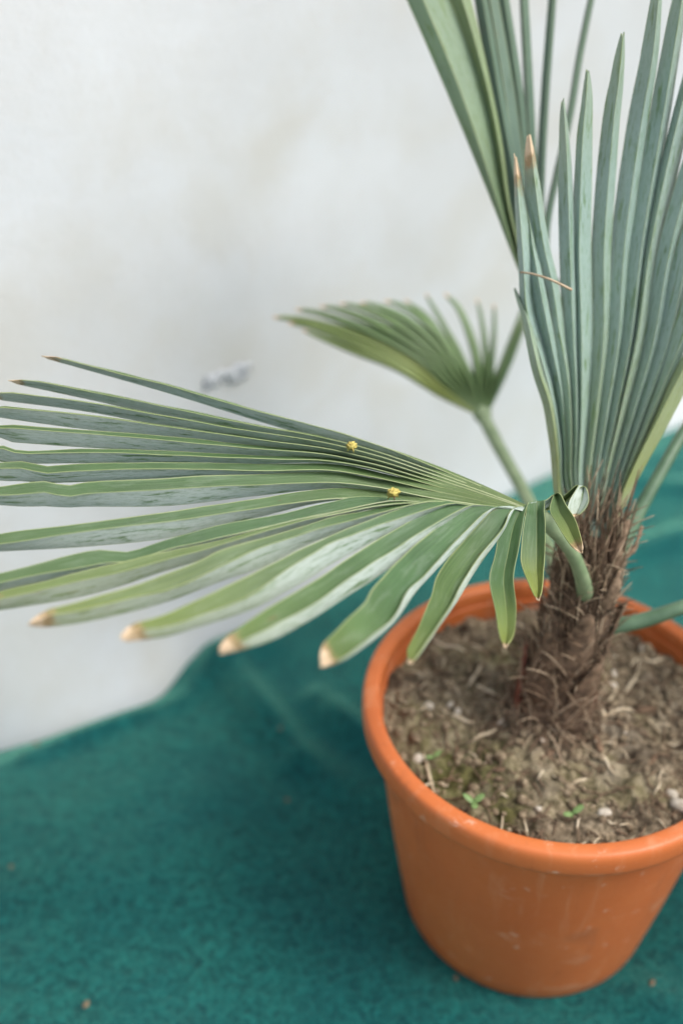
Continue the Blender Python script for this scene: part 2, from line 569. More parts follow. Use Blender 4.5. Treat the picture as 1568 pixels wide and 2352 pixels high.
# ------------------------------------------------------------------ soil
SOIL_R = .127
def soil_h(x, y):
    r = math.hypot(x, y)
    p = Vector((x, y, .37))
    h = .207 + .010 * math.exp(-(r / .05) ** 2)
    h += .008 * noise.noise(p * 17) + .0065 * noise.noise(p * 42) + .005 * noise.noise(p * 95) + .003 * noise.noise(p * 210)
    h -= .004 * max(0, (r - .10) / .027)
    return h
def build_soil():
    nr, na = 110, 300
    V = [(0, 0, soil_h(0, 0))]
    F = []
    for i in range(1, nr + 1):
        r = SOIL_R * i / nr
        for k in range(na):
            a = 2 * math.pi * k / na
            V.append((r * math.cos(a), r * math.sin(a), soil_h(r * math.cos(a), r * math.sin(a))))
    for k in range(na):
        F.append((0, 1 + k, 1 + (k + 1) % na))
    for i in range(nr - 1):
        for k in range(na):
            a, b2 = 1 + i * na + k, 1 + i * na + (k + 1) % na
            F.append((a, a + na, b2 + na, b2))
    b0 = len(V)
    for k in range(na):
        a = 2 * math.pi * k / na
        V.append((SOIL_R * .9 * math.cos(a), SOIL_R * .9 * math.sin(a), .12))
    for k in range(na):
        a, b2 = 1 + (nr - 1) * na + k, 1 + (nr - 1) * na + (k + 1) % na
        F.append((a, b0 + k, b0 + (k + 1) % na, b2))
    F.append(tuple(range(b0, b0 + na))[::-1])
    o = new_obj('potting_soil', V, F, M_SOIL)
    tag(o, 'crumbly brown potting soil filling the orange pot', 'soil', kind='stuff')
build_soil()

def clods():
    parts = []
    for i in range(520):
        r = SOIL_R * .97 * math.sqrt(random.random()); a = random.uniform(0, 2 * math.pi)
        x, y = r * math.cos(a), r * math.sin(a)
        s = random.choice((.0012, .0016, .002, .0026, .0034, .0045))
        parts.append(blob((x, y, soil_h(x, y) + s * .2), s, 6, 4, i, .5, 1.4, (1, random.uniform(.6, 1), .7), random.uniform(0, 3)))
    v, f = merge(parts)
    tag(new_obj('soil_crumbs', v, f, M_CLOD, smooth=True), 'loose crumbs of dry soil scattered over the potting soil', 'soil', kind='stuff')
    parts = []
    for i in range(420):
        r = SOIL_R * .95 * math.sqrt(random.random()); a = random.uniform(0, 2 * math.pi)
        x, y = r * math.cos(a), r * math.sin(a)
        L = random.uniform(.005, .02); b2 = random.uniform(0, 2 * math.pi)
        pts = []
        for k in range(4):
            t = k / 3 - .5
            px, py = x + L * t * math.cos(b2), y + L * t * math.sin(b2) + .002 * math.sin(3 * t + i)
            rr = math.hypot(px, py)
            if rr > .124: px, py = px * .124 / rr, py * .124 / rr
            pts.append((px, py, soil_h(px, py) + .0008 + .002 * random.random()))
        parts.append(tube(pts, [.0004, .0006, .0006, .0003], 4))
    v, f = merge(parts)
    pl = []
    for i in range(60):
        r = .03 + .092 * math.sqrt(random.random()); a = random.uniform(0, 2 * math.pi)
        x, y = r * math.cos(a), r * math.sin(a); L = random.uniform(.005, .016); b2 = random.uniform(0, 6.3)
        q = [(x + L * t * math.cos(b2 + .25 * t), y + L * t * math.sin(b2 + .25 * t)) for t in (-.5, -.1, .3, .6)]
        q = [(px * min(1, .123 / math.hypot(px, py)), py * min(1, .123 / math.hypot(px, py))) for px, py in q]
        pl.append(tube([(px, py, soil_h(px, py) + .0012 + .0025 * random.random()) for px, py in q], [.0004, .0008, .0007, .0003], 5))
    v2, f2 = merge(pl)
    tag(new_obj('straw_litter', v2, f2, M_STRAW), 'short pale chaff scattered thinly over the potting soil', 'litter', kind='stuff')
    tag(new_obj('root_litter', v, f, M_FIB), 'fine brown root hairs and litter strewn over the potting soil', 'litter', kind='stuff')
clods()


# distinct bits on the soil: (x, y of the frame), length m, heading deg
straws = [((1040, 1570), .022, 110), ((1090, 1545), .026, 60), ((1120, 1580), .018, 150), ((985, 1760), .036, 98), ((1235, 1590), .034, 65),
          ((1280, 1620), .020, -45), ((1350, 1640), .030, 100), ((1380, 1660), .024, 80), ((1215, 1655), .026, 30), ((1420, 1645), .028, 20),
          ((1385, 1745), .026, 110), ((1180, 1430), .030, -35), ((1330, 1795), .014, 30), ((1450, 1560), .022, 50), ((1405, 1600), .024, 60),
          ((1060, 1650), .016, -20), ((1110, 1690), .022, 25), ((1500, 1520), .018, 10), ((1030, 1480), .03, -30), ((1250, 1480), .03, 75)]
for i, (p, L, hd) in enumerate(straws):
    x, y = soil_pt(*p)
    pts = []
    for k in range(6):
        t = k / 5 - .5
        px, py = x + L * t * math.cos(R(hd)), y + L * t * math.sin(R(hd))
        rr = math.hypot(px, py)
        if rr > .122: px, py = px * .122 / rr, py * .122 / rr
        pts.append((px, py, soil_h(px, py) + .0014 + .004 * (t + .5) * ((i * 37) % 5) / 5))
    v, f = tube(pts, [.0007, .0012, .0014, .0013, .0011, .0006], 6)
    o = new_obj('straw', v, f, M_STRAW, origin=pts[0])
    tag(o, 'pale bit of dry straw lying on the potting soil', 'straw', 'bits of straw on the soil')
pebbles = [((985, 1618), .0042), ((1035, 1612), .0030), ((1050, 1632), .0032), ((1180, 1620), .0042), ((1315, 1655), .0046), ((1405, 1568), .0040),
           ((1408, 1545), .0034), ((1475, 1490), .0036), ((1240, 1730), .0022), ((1235, 1860), .0024), ((960, 1728), .004), ((1430, 1690), .003),
           ((1545, 1810), .005), ((1560, 1840), .006), ((1385, 1870), .005), ((1150, 1665), .0035)]
for i, (p, r) in enumerate(pebbles):
    x, y = soil_pt(*p)
    if math.hypot(x, y) > .118:
        k = .118 / math.hypot(x, y); x, y = x * k, y * k
    v, f = blob((x, y, soil_h(x, y) + r * .3), r, 9, 6, i, .35, 1.3, (1.15, .85, .75), i * .7)
    tag(new_obj('pebble', v, f, M_PEB, origin=(x, y, soil_h(x, y))), 'small pale rounded pebble lying on the potting soil', 'pebble', 'pebbles on the soil')
chips = [((1200, 1690), .014, 35), ((1310, 1700), .018, -20), ((1270, 1700), .016, 60), ((1150, 1775), .012, 10), ((1480, 1620), .02, 15),
         ((1050, 1700), .012, 80), ((1370, 1720), .02, 95), ((1255, 1745), .02, 35), ((930, 1640), .011, 120), ((1500, 1740), .015, 50)]
for i, (p, L, hd) in enumerate(chips):
    x, y = soil_pt(*p)
    v, f = blob((x, y, soil_h(x, y) + .0012), L * .5, 8, 6, i + 20, .4, 1.6, (1, .28, .16), R(hd))
    tag(new_obj('bark_chip', v, f, M_CHIP, origin=(x, y, soil_h(x, y))), 'dark sliver of bark lying on the potting soil', 'bark chip', 'bark slivers on the soil')

def seedling(p, n, s, label):
    x, y = soil_pt(*p)
    if math.hypot(x, y) > .117:
        k = .117 / math.hypot(x, y); x, y = x * k, y * k
    z = soil_h(x, y)
    e = bpy.data.objects.new('seedling', None); COL.objects.link(e); e.location = (x, y, z)
    tag(e, label, 'seedling')
    v, f = tube([(0, 0, -.004), (0, 0, s * .4), (0, 0, s * .8)], [.0006, .0005, .0004], 5)
    new_obj('stem', v, f, M_WEED, parent=e)
    for k in range(n):
        a = 2 * math.pi * k / n + .5
        lv, lf = blob((0, 0, 0), s * .5, 8, 6, k, .12, 1, (1, .55, .12), 0)
        lv = [np.array([(p_[0] + s * .45) * math.cos(a) - p_[1] * math.sin(a), (p_[0] + s * .45) * math.sin(a) + p_[1] * math.cos(a), p_[2] + s * .8 + (p_[0] + s * .45) * .4]) for p_ in lv]
        new_obj('leaf', lv, lf, M_WEED, parent=e)
seedling((1085, 1862), 3, .009, 'tiny three-leaved green seedling near the pot rim')
seedling((1312, 1880), 2, .009, 'tiny two-leaved green seedling at the front of the soil')
seedling((995, 1730), 2, .007, 'very small green sprout beside the mossy soil')

# pale crumbs on the carpet
for i, (x, y, r) in enumerate([(660, 1843, .0020), (200, 2312, .0028), (29, 2000, .0022), (86, 1716, .0024), (1494, 2266, .0026), (1046, 2250, .0022), (512, 1532, .0024), (645, 1700, .002)]):
    p = on_ground(x, y)
    z = carpet_z(p[0], p[1])
    v, f = blob((p[0], p[1], z + r * .5), r, 8, 6, i, .4, 1.4, (1.2, .8, .5), i)
    tag(new_obj('crumb', v, f, M_CLOD, origin=(p[0], p[1], z)), 'tiny tan crumb lying on the green felt carpet', 'crumb', 'crumbs on the carpet')

# ------------------------------------------------------------------ palm
PO = np.array([0.0, 0.0, .20])
palm = bpy.data.objects.new('fan_palm', None)
COL.objects.link(palm)
palm.location = PO
tag(palm, 'young fan palm with pleated green leaves and fibrous brown trunk', 'palm')

NS = 46
TS = np.linspace(0, 1, NS)
def make_leaflet(parent, Fp, Mp, Np, mats, dry_len, yel, seed, wav):
    """Fp, Mp, Np: far edge, midrib, near edge as (NS,3) arrays, hub to tip"""
    L = np.r_[0, np.cumsum(np.linalg.norm(np.diff(Mp, axis=0), axis=1))]
    tot = L[-1]
    tf = 1 - (1 - .45) * sm(.965, 1.0, TS)                       # blunt tip
    Fp = Mp + (Fp - Mp) * tf[:, None]
    Np = Mp + (Np - Mp) * tf[:, None]
    K = 4
    rows, vv = [], []
    inside = (Fp + Np) / 2 - Mp
    inside /= np.linalg.norm(inside, axis=1)[:, None] + 1e-9
    for k in range(2 * K + 1):
        q = (k - K) / K
        E = Fp if q < 0 else Np
        a = abs(q)
        bulge = inside * (.10 * math.sin(math.pi * a)) * np.linalg.norm(E - Mp, axis=1)[:, None]
        rip = np.array([noise.noise(Vector((s * 55 + seed * 9.1, q * 1.5, seed))) for s in L]) * .0006 * wav * a * sm(.1, .4, TS)
        rows.append(Mp + (E - Mp) * a + bulge * -.15 + inside * rip[:, None])
        vv.append(.5 + .5 * q)
    m = 2 * K + 1
    top = np.stack(rows, 1)                                      # NS, m, 3
    rag = np.array([noise.noise(Vector((j * 1.7, seed * 3.3, 2.0))) for j in range(m)]) * min(.005, .02 * tot)
    top = top + (Mp[-1] - Mp[-4])[None, None] / np.linalg.norm(Mp[-1] - Mp[-4]) * rag[None, :, None] * sm(.93, 1, TS)[:, None, None]   # ragged end
    du = np.gradient(top, axis=0); dv = np.gradient(top, axis=1)
    nn = np.cross(du, dv)
    nn /= np.linalg.norm(nn, axis=2)[..., None] + 1e-12
    side = np.sign((nn[:, K] * inside).sum(1).mean()) or 1.0
    nn *= side                                                   # towards the inside of the fold
    th = .0005
    bot = top - nn * th
    V = np.vstack([top.reshape(-1, 3), bot.reshape(-1, 3)])
    n = NS * m
    F, mi = [], []
    def quad(a, b, c, d, flip, mat_i):
        F.append((a, b, c, d) if not flip else (d, c, b, a)); mi.append(mat_i)
    fl = side < 0
    for i in range(NS - 1):
        for j in range(m - 1):
            a = i * m + j
            quad(a, a + m, a + m + 1, a + 1, fl, 0)
            quad(n + a, n + a + m, n + a + m + 1, n + a + 1, not fl, 1)
        a = i * m
        quad(a, n + a, n + a + m, a + m, fl, 0)
        a = i * m + m - 1
        quad(a, a + m, n + a + m, n + a, fl, 0)
    for i in (0, NS - 1):
        for j in range(m - 1):
            a = i * m + j
            quad(a, a + 1, n + a + 1, n + a, (i == 0) == fl, 0)
    U = np.repeat(L, m) + seed * .731
    W = np.tile(vv, NS)
    uv = np.stack([U, W + 0 * U], 1)
    dist = tot - np.repeat(L, m)
    dry = np.clip(1.0 - dist / max(dry_len, 1e-5) * .62, 0, 1) if dry_len > 0 else np.zeros(n)
    ye = yel * sm(.55, 1.0, np.repeat(TS, m)) if np.isscalar(yel) else np.repeat(np.interp(TS, np.linspace(0, 1, len(yel)), yel), m)
    o = new_obj('leaflet', V, F, mats, parent=parent, origin=PO, mi=mi, uv=np.vstack([uv, uv]),
                attrs={'dry': np.r_[dry, dry], 'yellowing': np.r_[ye, ye]}, sharp=R(16))
    return o

def lines_to_3d(lf):
    t = TS
    d = np.interp(t, np.linspace(0, 1, len(lf['d'])), lf['d'])
    f2, m2, n2 = (spline(lf[k], t) for k in 'FMN')
    w = sm(0, .25, t)
    mk = lambda p, dz: np.array([at(x, y, dd + z) for (x, y), dd, z in zip(p, d, dz)])
    return mk(f2, lf.get('df', .006) * w), mk(m2, 0 * w), mk(n2, lf.get('dn', -.006) * w)

def centre(pts, wd, d, dv=.006, prof=None, bias=0.0, **kw):
    """leaflet from its centre line and half width in frame units; the fold points to (dv>0) or from the camera"""
    c = spline(pts, TS)
    T = np.gradient(c, axis=0); T /= np.linalg.norm(T, axis=1)[:, None]
    P = np.stack([-T[:, 1], T[:, 0]], 1)
    pr = prof if prof is not None else [.25, .45, .75, 1, 1, .95, .85, .72, .5]
    wv = wd * np.interp(TS, np.linspace(0, 1, len(pr)), pr)
    out = dict(F=c - P * wv[:, None], M=c + P * (wv * bias)[:, None], N=c + P * wv[:, None], d=d, df=dv, dn=dv)
    out.update(kw)
    return out

def build_leaf(petiole, prad, pmat, leaflets, mats, hubr=.007, snap=.32, flat=None, label=None, name='leaf'):
    v, f = tube(spline(petiole, np.linspace(0, 1, 26)), np.interp(np.linspace(0, 1, 26), np.linspace(0, 1, len(prad)), prad), 12, flat)
    hub = blob(petiole[-1], hubr, 12, 8, 3, .15, 1.5)
    v, f = merge([(v, f), hub])
    leaf = new_obj(name, v, f, pmat, parent=palm, origin=PO)
    if label: leaf['label'] = label
    L3 = [list(lines_to_3d(l)) for l in leaflets]
    arc = lambda p: np.r_[0, np.cumsum(np.linalg.norm(np.diff(p, axis=0), axis=1))]
    for i in range(len(L3) - 1):                                 # neighbouring leaflets are joined near the hub
        A, B = L3[i][2], L3[i + 1][0]
        sa, sb = arc(A), arc(B)
        lim = snap * min(sa[-1], sb[-1])
        Bi = np.stack([np.interp(sa, sb, B[:, k]) for k in range(3)], 1)
        Ai = np.stack([np.interp(sb, sa, A[:, k]) for k in range(3)], 1)
        wa = 1 - sm(.55 * lim, lim, sa); wb = 1 - sm(.55 * lim, lim, sb)
        L3[i][2] = A + ((A + Bi) / 2 - A) * wa[:, None]
        L3[i + 1][0] = B + ((B + Ai) / 2 - B) * wb[:, None]
    for i, (l, (a, b2, c)) in enumerate(zip(leaflets, L3)):
        make_leaflet(leaf, a, b2, c, l.get('mats', mats), l.get('dry', .004), l.get('yel', .15), i + hash(name) % 7 * 0 + len(leaflets) * .37, l.get('wav', 1.0))
    return leaf

# ---- the drooping leaf in focus
HUB = (1228, 1178)
up_784 = [(994, 995, 1021), (1012, 1014, 1030), (1022, 1024, 1037), (1033, 1035, 1043), (1044, 1048, 1056), (1055, 1060, 1065), (1068, 1082, 1085), (1086, 1108, 1121), (1121, 1143, 1147)]
up_392 = [(883, 886, 903), (934, 936, 957), (956, 958, 979), (978, 980, 1003), (1002, 1011, 1036), (1036, 1044, 1062), (1062, 1076, 1097), (1097, 1122, 1160), (1174, 1196, 1233)]
up_196 = [(836, 837, 847), (894, 896, 914), (921, 923, 943), (951, 953, 984), (988, 995, 1026), (1031, 1037, 1062), (1064, 1079, 1105), (1108, 1133, 1162), (1202, 1220, 1254)]
up_000 = [None, None, (898, 899, 917), (932, 934, 957), (977, 983, 1003), (1025, 1030, 1058), (1063, 1075, 1102), (1117, 1137, 1158), (1226, 1248, 1265)]
tips = [(107, 817), (33, 874), (-12, 906), (-45, 940), (-85, 985), (-112, 1036), (-132, 1082), (-142, 1138), (-150, 1268)]
dep = [(.632, .640, .648, .65), (.631, .634, .640, .642), (.63, .629, .632, .632), (.63, .624, .624, .622), (.63, .620, .615, .612), (.629, .614, .606, .600), (.629, .608, .596, .588), (.628, .601, .584, .572), (.628, .593, .567, .55)]
leafA = []
for i in range(9):
    lines = []
    for k in range(3):
        y0 = 1152 + 2.6 * i + (0, 1.0, 2.2)[k]
        pts = [HUB, (1192, y0)]
        y1 = up_784[i][k]
        pts.append((1000, y1 + (y0 - y1) * .526 - 9 * (1 - i / 8)))
        pts.append((784, y1))
        pts.append((588, (up_784[i][k] + up_392[i][k]) / 2 + (2 if i < 2 else -3 if i > 6 else 0)))
        pts.append((392, up_392[i][k]))
        pts.append((196, up_196[i][k]))
        kk = 1.0 if k < 2 else .35
        u9 = up_196[i][k]
        if i == 4: pts += [(40, u9 - 11 - 1 * kk), (18, u9 - 14 + 1 * kk)]
        if i == 5: pts += [(52, u9 + 4 * kk), (24, u9 - 6 * kk)]
        if i == 6: pts += [(104, u9 + 7 * kk), (62, u9 - 4 * kk)]
        if i == 7: pts += [(152, u9 + 7 * kk), (110, u9 - 3 * kk), (60, u9)]
        if up_000[i]: pts.append((0, up_000[i][k]))
        if i in (0,): pts.append((135, (818, 819, 830)[k]))
        if i == 1: pts.append((60, (870, 871, 885)[k]))
        tx, ty = tips[i]
        pts.append((tx, ty + (-3, -2, 5)[k]))
        lines.append(pts)
    leafA.append(dict(F=lines[0], N=lines[1], M=lines[2], d=dep[i], df=.005, dn=-.006, dry=(.009, .006, .004)[min(i, 2)], yel=[.25, .2, .1, .03, .03, .05, .12], wav=.7))
# lower half: leaflets that bend over and droop towards the camera
def low(F, N, M, d, **kw):
    leafA.append(dict(F=[HUB] + F, N=[HUB] + N, M=[HUB] + M, d=d, **kw))
low([(1185, 1168), (1000, 1150), (823, 1138), (784, 1147), (642, 1181), (517, 1204), (392, 1235), (300, 1266), (250, 1266), (196, 1268), (0, 1315), (-130, 1350)],
    [(1188, 1170), (1000, 1156), (898, 1149), (784, 1171), (667, 1197), (567, 1219), (467, 1244), (392, 1259), (300, 1288), (250, 1292), (196, 1300), (0, 1336), (-130, 1366)],
    [(1190, 1172), (1000, 1160), (898, 1156), (784, 1176), (667, 1203), (567, 1227), (467, 1252), (392, 1268), (300, 1299), (250, 1303), (196, 1314), (0, 1357), (-130, 1382)],
    (.626, .588, .560, .540, .522), df=.006, dn=-.006, dry=.003, yel=.1)
low([(1188, 1169), (1000, 1152), (900, 1150), (784, 1170), (642, 1203), (517, 1238), (392, 1264), (250, 1298), (150, 1322), (0, 1358), (-70, 1375)],
    [(1190, 1170), (1010, 1156), (905, 1156), (784, 1177), (642, 1209), (517, 1247), (392, 1281), (250, 1318), (150, 1340), (0, 1376), (-70, 1390)],
    [(1192, 1172), (1010, 1160), (905, 1160), (784, 1183), (642, 1225), (517, 1268), (392, 1306), (250, 1352), (150, 1376), (0, 1400), (-70, 1406)],
    (.624, .580, .550, .527, .508), df=.006, dn=-.006, dry=.012, yel=[.05, .05, .1, .25, .3, .4])
low([(1190, 1169), (1040, 1153), (940, 1156), (784, 1184), (642, 1224), (517, 1259), (442, 1296), (300, 1346), (196, 1377), (100, 1400), (60, 1410)],
    [(1192, 1170), (1050, 1156), (970, 1153), (784, 1199), (692, 1226), (592, 1259), (517, 1296), (392, 1350), (300, 1372), (196, 1396), (110, 1412), (62, 1420)],
    [(1194, 1172), (1050, 1160), (970, 1160), (784, 1219), (692, 1255), (604, 1300), (517, 1330), (392, 1378), (300, 1404), (196, 1427), (110, 1438), (70, 1436)],
    (.622, .575, .540, .508, .475), df=.006, dn=-.006, dry=.011, yel=[.0, .0, .05, .15, .3, .5])
low([(1192, 1170), (1060, 1155), (972, 1152), (784, 1219), (692, 1261), (604, 1306), (538, 1338), (450, 1380), (392, 1406), (330, 1427), (268, 1444)],
    [(1194, 1171), (1070, 1158), (1011, 1160), (784, 1235), (717, 1271), (654, 1311), (600, 1348), (538, 1382), (450, 1415), (380, 1436), (275, 1455)],
    [(1196, 1173), (1070, 1162), (1011, 1166), (784, 1280), (717, 1322), (654, 1358), (600, 1388), (538, 1413), (450, 1440), (380, 1460), (290, 1472)],
    (.621, .572, .532, .494, .455), df=.006, dn=-.006, dry=.012, yel=[.0, .0, .0, .1, .3, .5])
low([(1194, 1170), (1090, 1158), (1012, 1161), (914, 1212), (799, 1283), (717, 1336), (625, 1390), (560, 1436), (492, 1476)],
    [(1196, 1171), (1110, 1160), (1067, 1164), (960, 1225), (860, 1290), (786, 1338), (717, 1388), (640, 1430), (570, 1462), (500, 1490)],
    [(1198, 1173), (1110, 1164), (1067, 1172), (960, 1252), (870, 1322), (800, 1366), (717, 1420), (640, 1462), (580, 1484), (512, 1500)],
    (.621, .575, .535, .49, .445), df=.006, dn=-.006, dry=.014, yel=[.0, .0, .0, .05, .15, .35])
low([(1196, 1170), (1120, 1160), (1067, 1165), (955, 1249), (880, 1322), (850, 1356), (838, 1380), (790, 1430), (744, 1475), (718, 1500)],
    [(1198, 1171), (1150, 1162), (1120, 1170), (1037, 1249), (975, 1320), (937, 1356), (905, 1415), (850, 1462), (790, 1506), (738, 1526)],
    [(1199, 1173), (1150, 1166), (1123, 1176), (1050, 1258), (985, 1326), (950, 1366), (905, 1430), (850, 1476), (790, 1516), (742, 1532)],
    (.62, .58, .542, .50, .452), df=.004, dn=-.004, dry=.013, yel=[.0, .0, .0, .0, .1, .3])
low([(1200, 1169), (1165, 1161), (1125, 1178), (1065, 1240), (1005, 1317), (991, 1368), (965, 1430), (937, 1487), (930, 1515)],
    [(1203, 1170), (1180, 1162), (1168, 1178), (1150, 1216), (1085, 1297), (1042, 1374), (1004, 1435), (970, 1487), (943, 1522)],
    [(1204, 1172), (1182, 1166), (1172, 1186), (1150, 1228), (1094, 1306), (1049, 1381), (1007, 1440), (968, 1496), (942, 1526)],
    (.62, .592, .565, .53, .492), df=.005, dn=-.005, dry=.004, yel=[.0, .0, .1, .15, .2, .6])
low([(1208, 1166), (1190, 1160), (1152, 1203), (1136, 1276), (1124, 1331), (1138, 1404), (1145, 1450), (1156, 1484)],
    [(1212, 1166), (1200, 1164), (1200, 1195), (1190, 1259), (1178, 1325), (1184, 1390), (1180, 1450), (1164, 1486)],
    [(1214, 1168), (1200, 1166), (1180, 1205), (1166, 1270), (1156, 1331), (1162, 1404), (1163, 1450), (1160, 1486)],
    (.62, .605, .588, .565, .535), df=-.004, dn=-.005, dry=.003, yel=[.0, .0, .0, .05, .35, .7])
low([(1224, 1160), (1225, 1142), (1206, 1185), (1196, 1267), (1198, 1300), (1216, 1345), (1232, 1378)],
    [(1232, 1160), (1236, 1146), (1250, 1190), (1249, 1276), (1247, 1310), (1244, 1349), (1237, 1379)],
    [(1230, 1164), (1232, 1150), (1232, 1190), (1232, 1276), (1232, 1310), (1235, 1349), (1235, 1379)],
    (.622, .618, .608, .598, .582), df=-.004, dn=-.004, dry=.003, yel=[.0, .0, .0, .15, .6, .8])
low([(1245, 1160), (1272, 1131), (1262, 1168), (1274, 1195), (1307, 1248), (1332, 1270)],
    [(1255, 1160), (1280, 1132), (1300, 1163), (1320, 1195), (1334, 1240), (1338, 1268)],
    [(1252, 1164), (1276, 1135), (1282, 1172), (1298, 1200), (1318, 1240), (1335, 1270)],
    (.626, .625, .615, .607, .600), df=-.003, dn=-.004, dry=.007, yel=[.0, .05, .2, .45, .6])
low([(1270, 1160), (1325, 1114), (1306, 1150), (1300, 1178), (1314, 1188)],
    [(1290, 1158), (1338, 1116), (1352, 1143), (1345, 1168), (1322, 1190)],
    [(1280, 1162), (1336, 1115), (1334, 1146), (1326, 1172), (1319, 1190)],
    (.63, .632, .625, .620, .618), df=-.003, dn=-.004, dry=.003, yel=[.3, .3, .1, .2])
pet = [at(1350, 1440, .765), at(1344, 1390, .728), at(1338, 1335, .690), at(1312, 1268, .664), at(1268, 1212, .642), at(1228, 1180, .630)]
build_leaf(pet, [.010, .0075, .0055, .0046, .0045, .006], M_PET, leafA, [M_TOP, M_UND], .0065, .30,
           label='drooping pleated fan leaf with pale dry leaflet tips, spread out over the carpet')

# ---- the upright leaf behind
cD = lambda top: (.715, .70, .688, .672, top)
C = [
    ([(1345, 1290), (1286, 1150), (1278, 1100), (1273, 1030), (1258, 932), (1232, 849), (1205, 727), (1182, 667)], 9, .69),
    ([(1348, 1290), (1294, 1130), (1287, 1030), (1273, 930), (1248, 830), (1214, 717), (1205, 600), (1197, 500), (1184, 366)], 13, .665),
    ([(1349, 1290), (1300, 1125), (1295, 1020), (1284, 910), (1262, 800), (1240, 690), (1222, 590), (1210, 500), (1198, 430)], 13, .675),
    ([(1350, 1290), (1307, 1120), (1303, 1000), (1295, 880), (1277, 777), (1258, 650), (1238, 560), (1225, 460), (1212, 312)], 19, .655),
    ([(1352, 1290), (1318, 1120), (1318, 1000), (1315, 880), (1309, 777), (1301, 560), (1295, 330), (1291, 238)], 15, .65),
    ([(1354, 1290), (1331, 1120), (1339, 950), (1340, 777), (1335, 560), (1341, 330), (1347, 240), (1350, 165)], 18, .645),
    ([(1357, 1290), (1346, 1120), (1362, 950), (1378, 777), (1380, 560), (1400, 299), (1416, 180), (1427, 80)], 19, .64),
    ([(1360, 1290), (1361, 1120), (1385, 950), (1410, 777), (1424, 560), (1460, 299), (1488, 140), (1506, 0), (1516, -70)], 20, .64),
    ([(1362, 1290), (1375, 1120), (1408, 950), (1440, 777), (1465, 560), (1508, 299), (1535, 140), (1565, -30), (1590, -120)], 20, .645),
    ([(1364, 1290), (1388, 1120), (1428, 950), (1468, 777), (1500, 560), (1556, 299), (1620, 50), (1650, -60)], 18, .65),
    ([(1366, 1290), (1400, 1120), (1448, 950), (1495, 777), (1534, 560), (1610, 299), (1680, 100)], 18, .655),
    ([(1368, 1290), (1412, 1120), (1468, 950), (1528, 777), (1578, 560), (1680, 299), (1730, 180)], 19, .66),
    ([(1370, 1290), (1424, 1120), (1490, 950), (1558, 777), (1640, 560), (1740, 370)], 18, .665),
    ([(1372, 1290), (1438, 1120), (1508, 980), (1585, 830), (1690, 660), (1780, 530)], 18, .67),
]
leafC = []
for i, (p, wd, top) in enumerate(C):
    fan = .012 * ((i - 6.5) / 6.5) ** 2
    dd = [d - fan * k for d, k in zip(cD(top), (0, .3, .7, 1, 1))]
    dr = .017 if i in (1, 3) else 0
    leafC.append(centre(p, wd * 1.14, dd, .008, prof=[.35, .5, .72, .92, 1, 1, .97, .8, .3], bias=(.35, -.3, .3, .4)[i % 4],
                        dry=dr, yel=[.6, .85, .7, .4, .25] if i in (0, 13) else [.15, .2, .12, .08, .3] if i % 3 else [.3, .4, .2, .1, .35]))
petC = [at(1322, 1560, .775), at(1330, 1450, .75), at(1345, 1350, .728), at(1357, 1285, .716)]
build_leaf(petC, [.014, .013, .011, .009], M_PET, leafC, [M_TOPD, M_UNDC], .010, .66,
           label='upright blue-green fan leaf rising from the top of the trunk')

# ---- tall narrow leaf on the left of the upright one
leafD = []
def linesD(F, N, bias, **kw):
    f2, n2 = spline(F, TS), spline(N, TS)
    leafD.append(dict(F=f2, N=n2, M=f2 + (n2 - f2) * bias, **kw))
DD = (.755, .752, .748, .742, .735)
Y = [(1332, 1080), (1288, 860), (1252, 745), (1205, 640), (1162, 470), (1120, 250), (1072, 100), (1028, -10), (990, -100)]
linesD([(1330, 1080), (1278, 860), (1242, 745), (1198, 640), (1120, 440), (1050, 270), (995, 140), (930, -10), (890, -110)], Y, .38, d=DD, df=.005, dn=.007, yel=[.2, .3, .2, .1, .1])
linesD(Y, [(1333, 1080), (1292, 860), (1257, 745), (1209, 620), (1172, 480), (1152, 330), (1118, 160), (1078, -10), (1045, -110)], .6, d=DD, df=.007, dn=.004, yel=[.3, .4, .4, .3, .3])
for i, (p, wd) in enumerate([
    ([(1335, 1080), (1300, 860), (1262, 745), (1215, 600), (1180, 430), (1143, 230), (1102, -10), (1085, -110)], 15),
    ([(1336, 1080), (1302, 860), (1265, 745), (1222, 600), (1192, 430), (1166, 230), (1127, -10), (1110, -110)], 16),
    ([(1337, 1080), (1304, 860), (1268, 745), (1228, 600), (1204, 430), (1187, 230), (1152, -10), (1140, -110)], 15),
    ([(1338, 1080), (1306, 860), (1270, 745), (1233, 560), (1222, 400), (1213, 200), (1202, -10), (1198, -110)], 10),
    ([(1340, 1080), (1308, 860), (1272, 745), (1242, 560), (1240, 430), (1250, 230), (1268, -10), (1275, -110)], 9),
    ([(1342, 1080), (1310, 860), (1276, 745), (1255, 600), (1257, 505), (1280, 390), (1308, 265), (1330, 130), (1358, -10), (1380, -110)], 7)]):
    leafD.append(centre(p, wd, [d + .006 * (i + 1) for d in DD], .005, prof=[.3, .5, .7, .9, 1, 1, 1, .95, .8], bias=.3 * (-1) ** i, yel=.05, mats=[M_DARK, M_DARK]))
petD = [at(1320, 1560, .785), at(1328, 1420, .775), at(1335, 1250, .765), at(1334, 1075, .756)]
build_leaf(petD, [.009, .008, .007, .006], M_PETD, leafD, [M_TOPD, M_UNDD], .006, .5,
           label='tall half-open fan leaf with a broad yellow-edged outer leaflet')

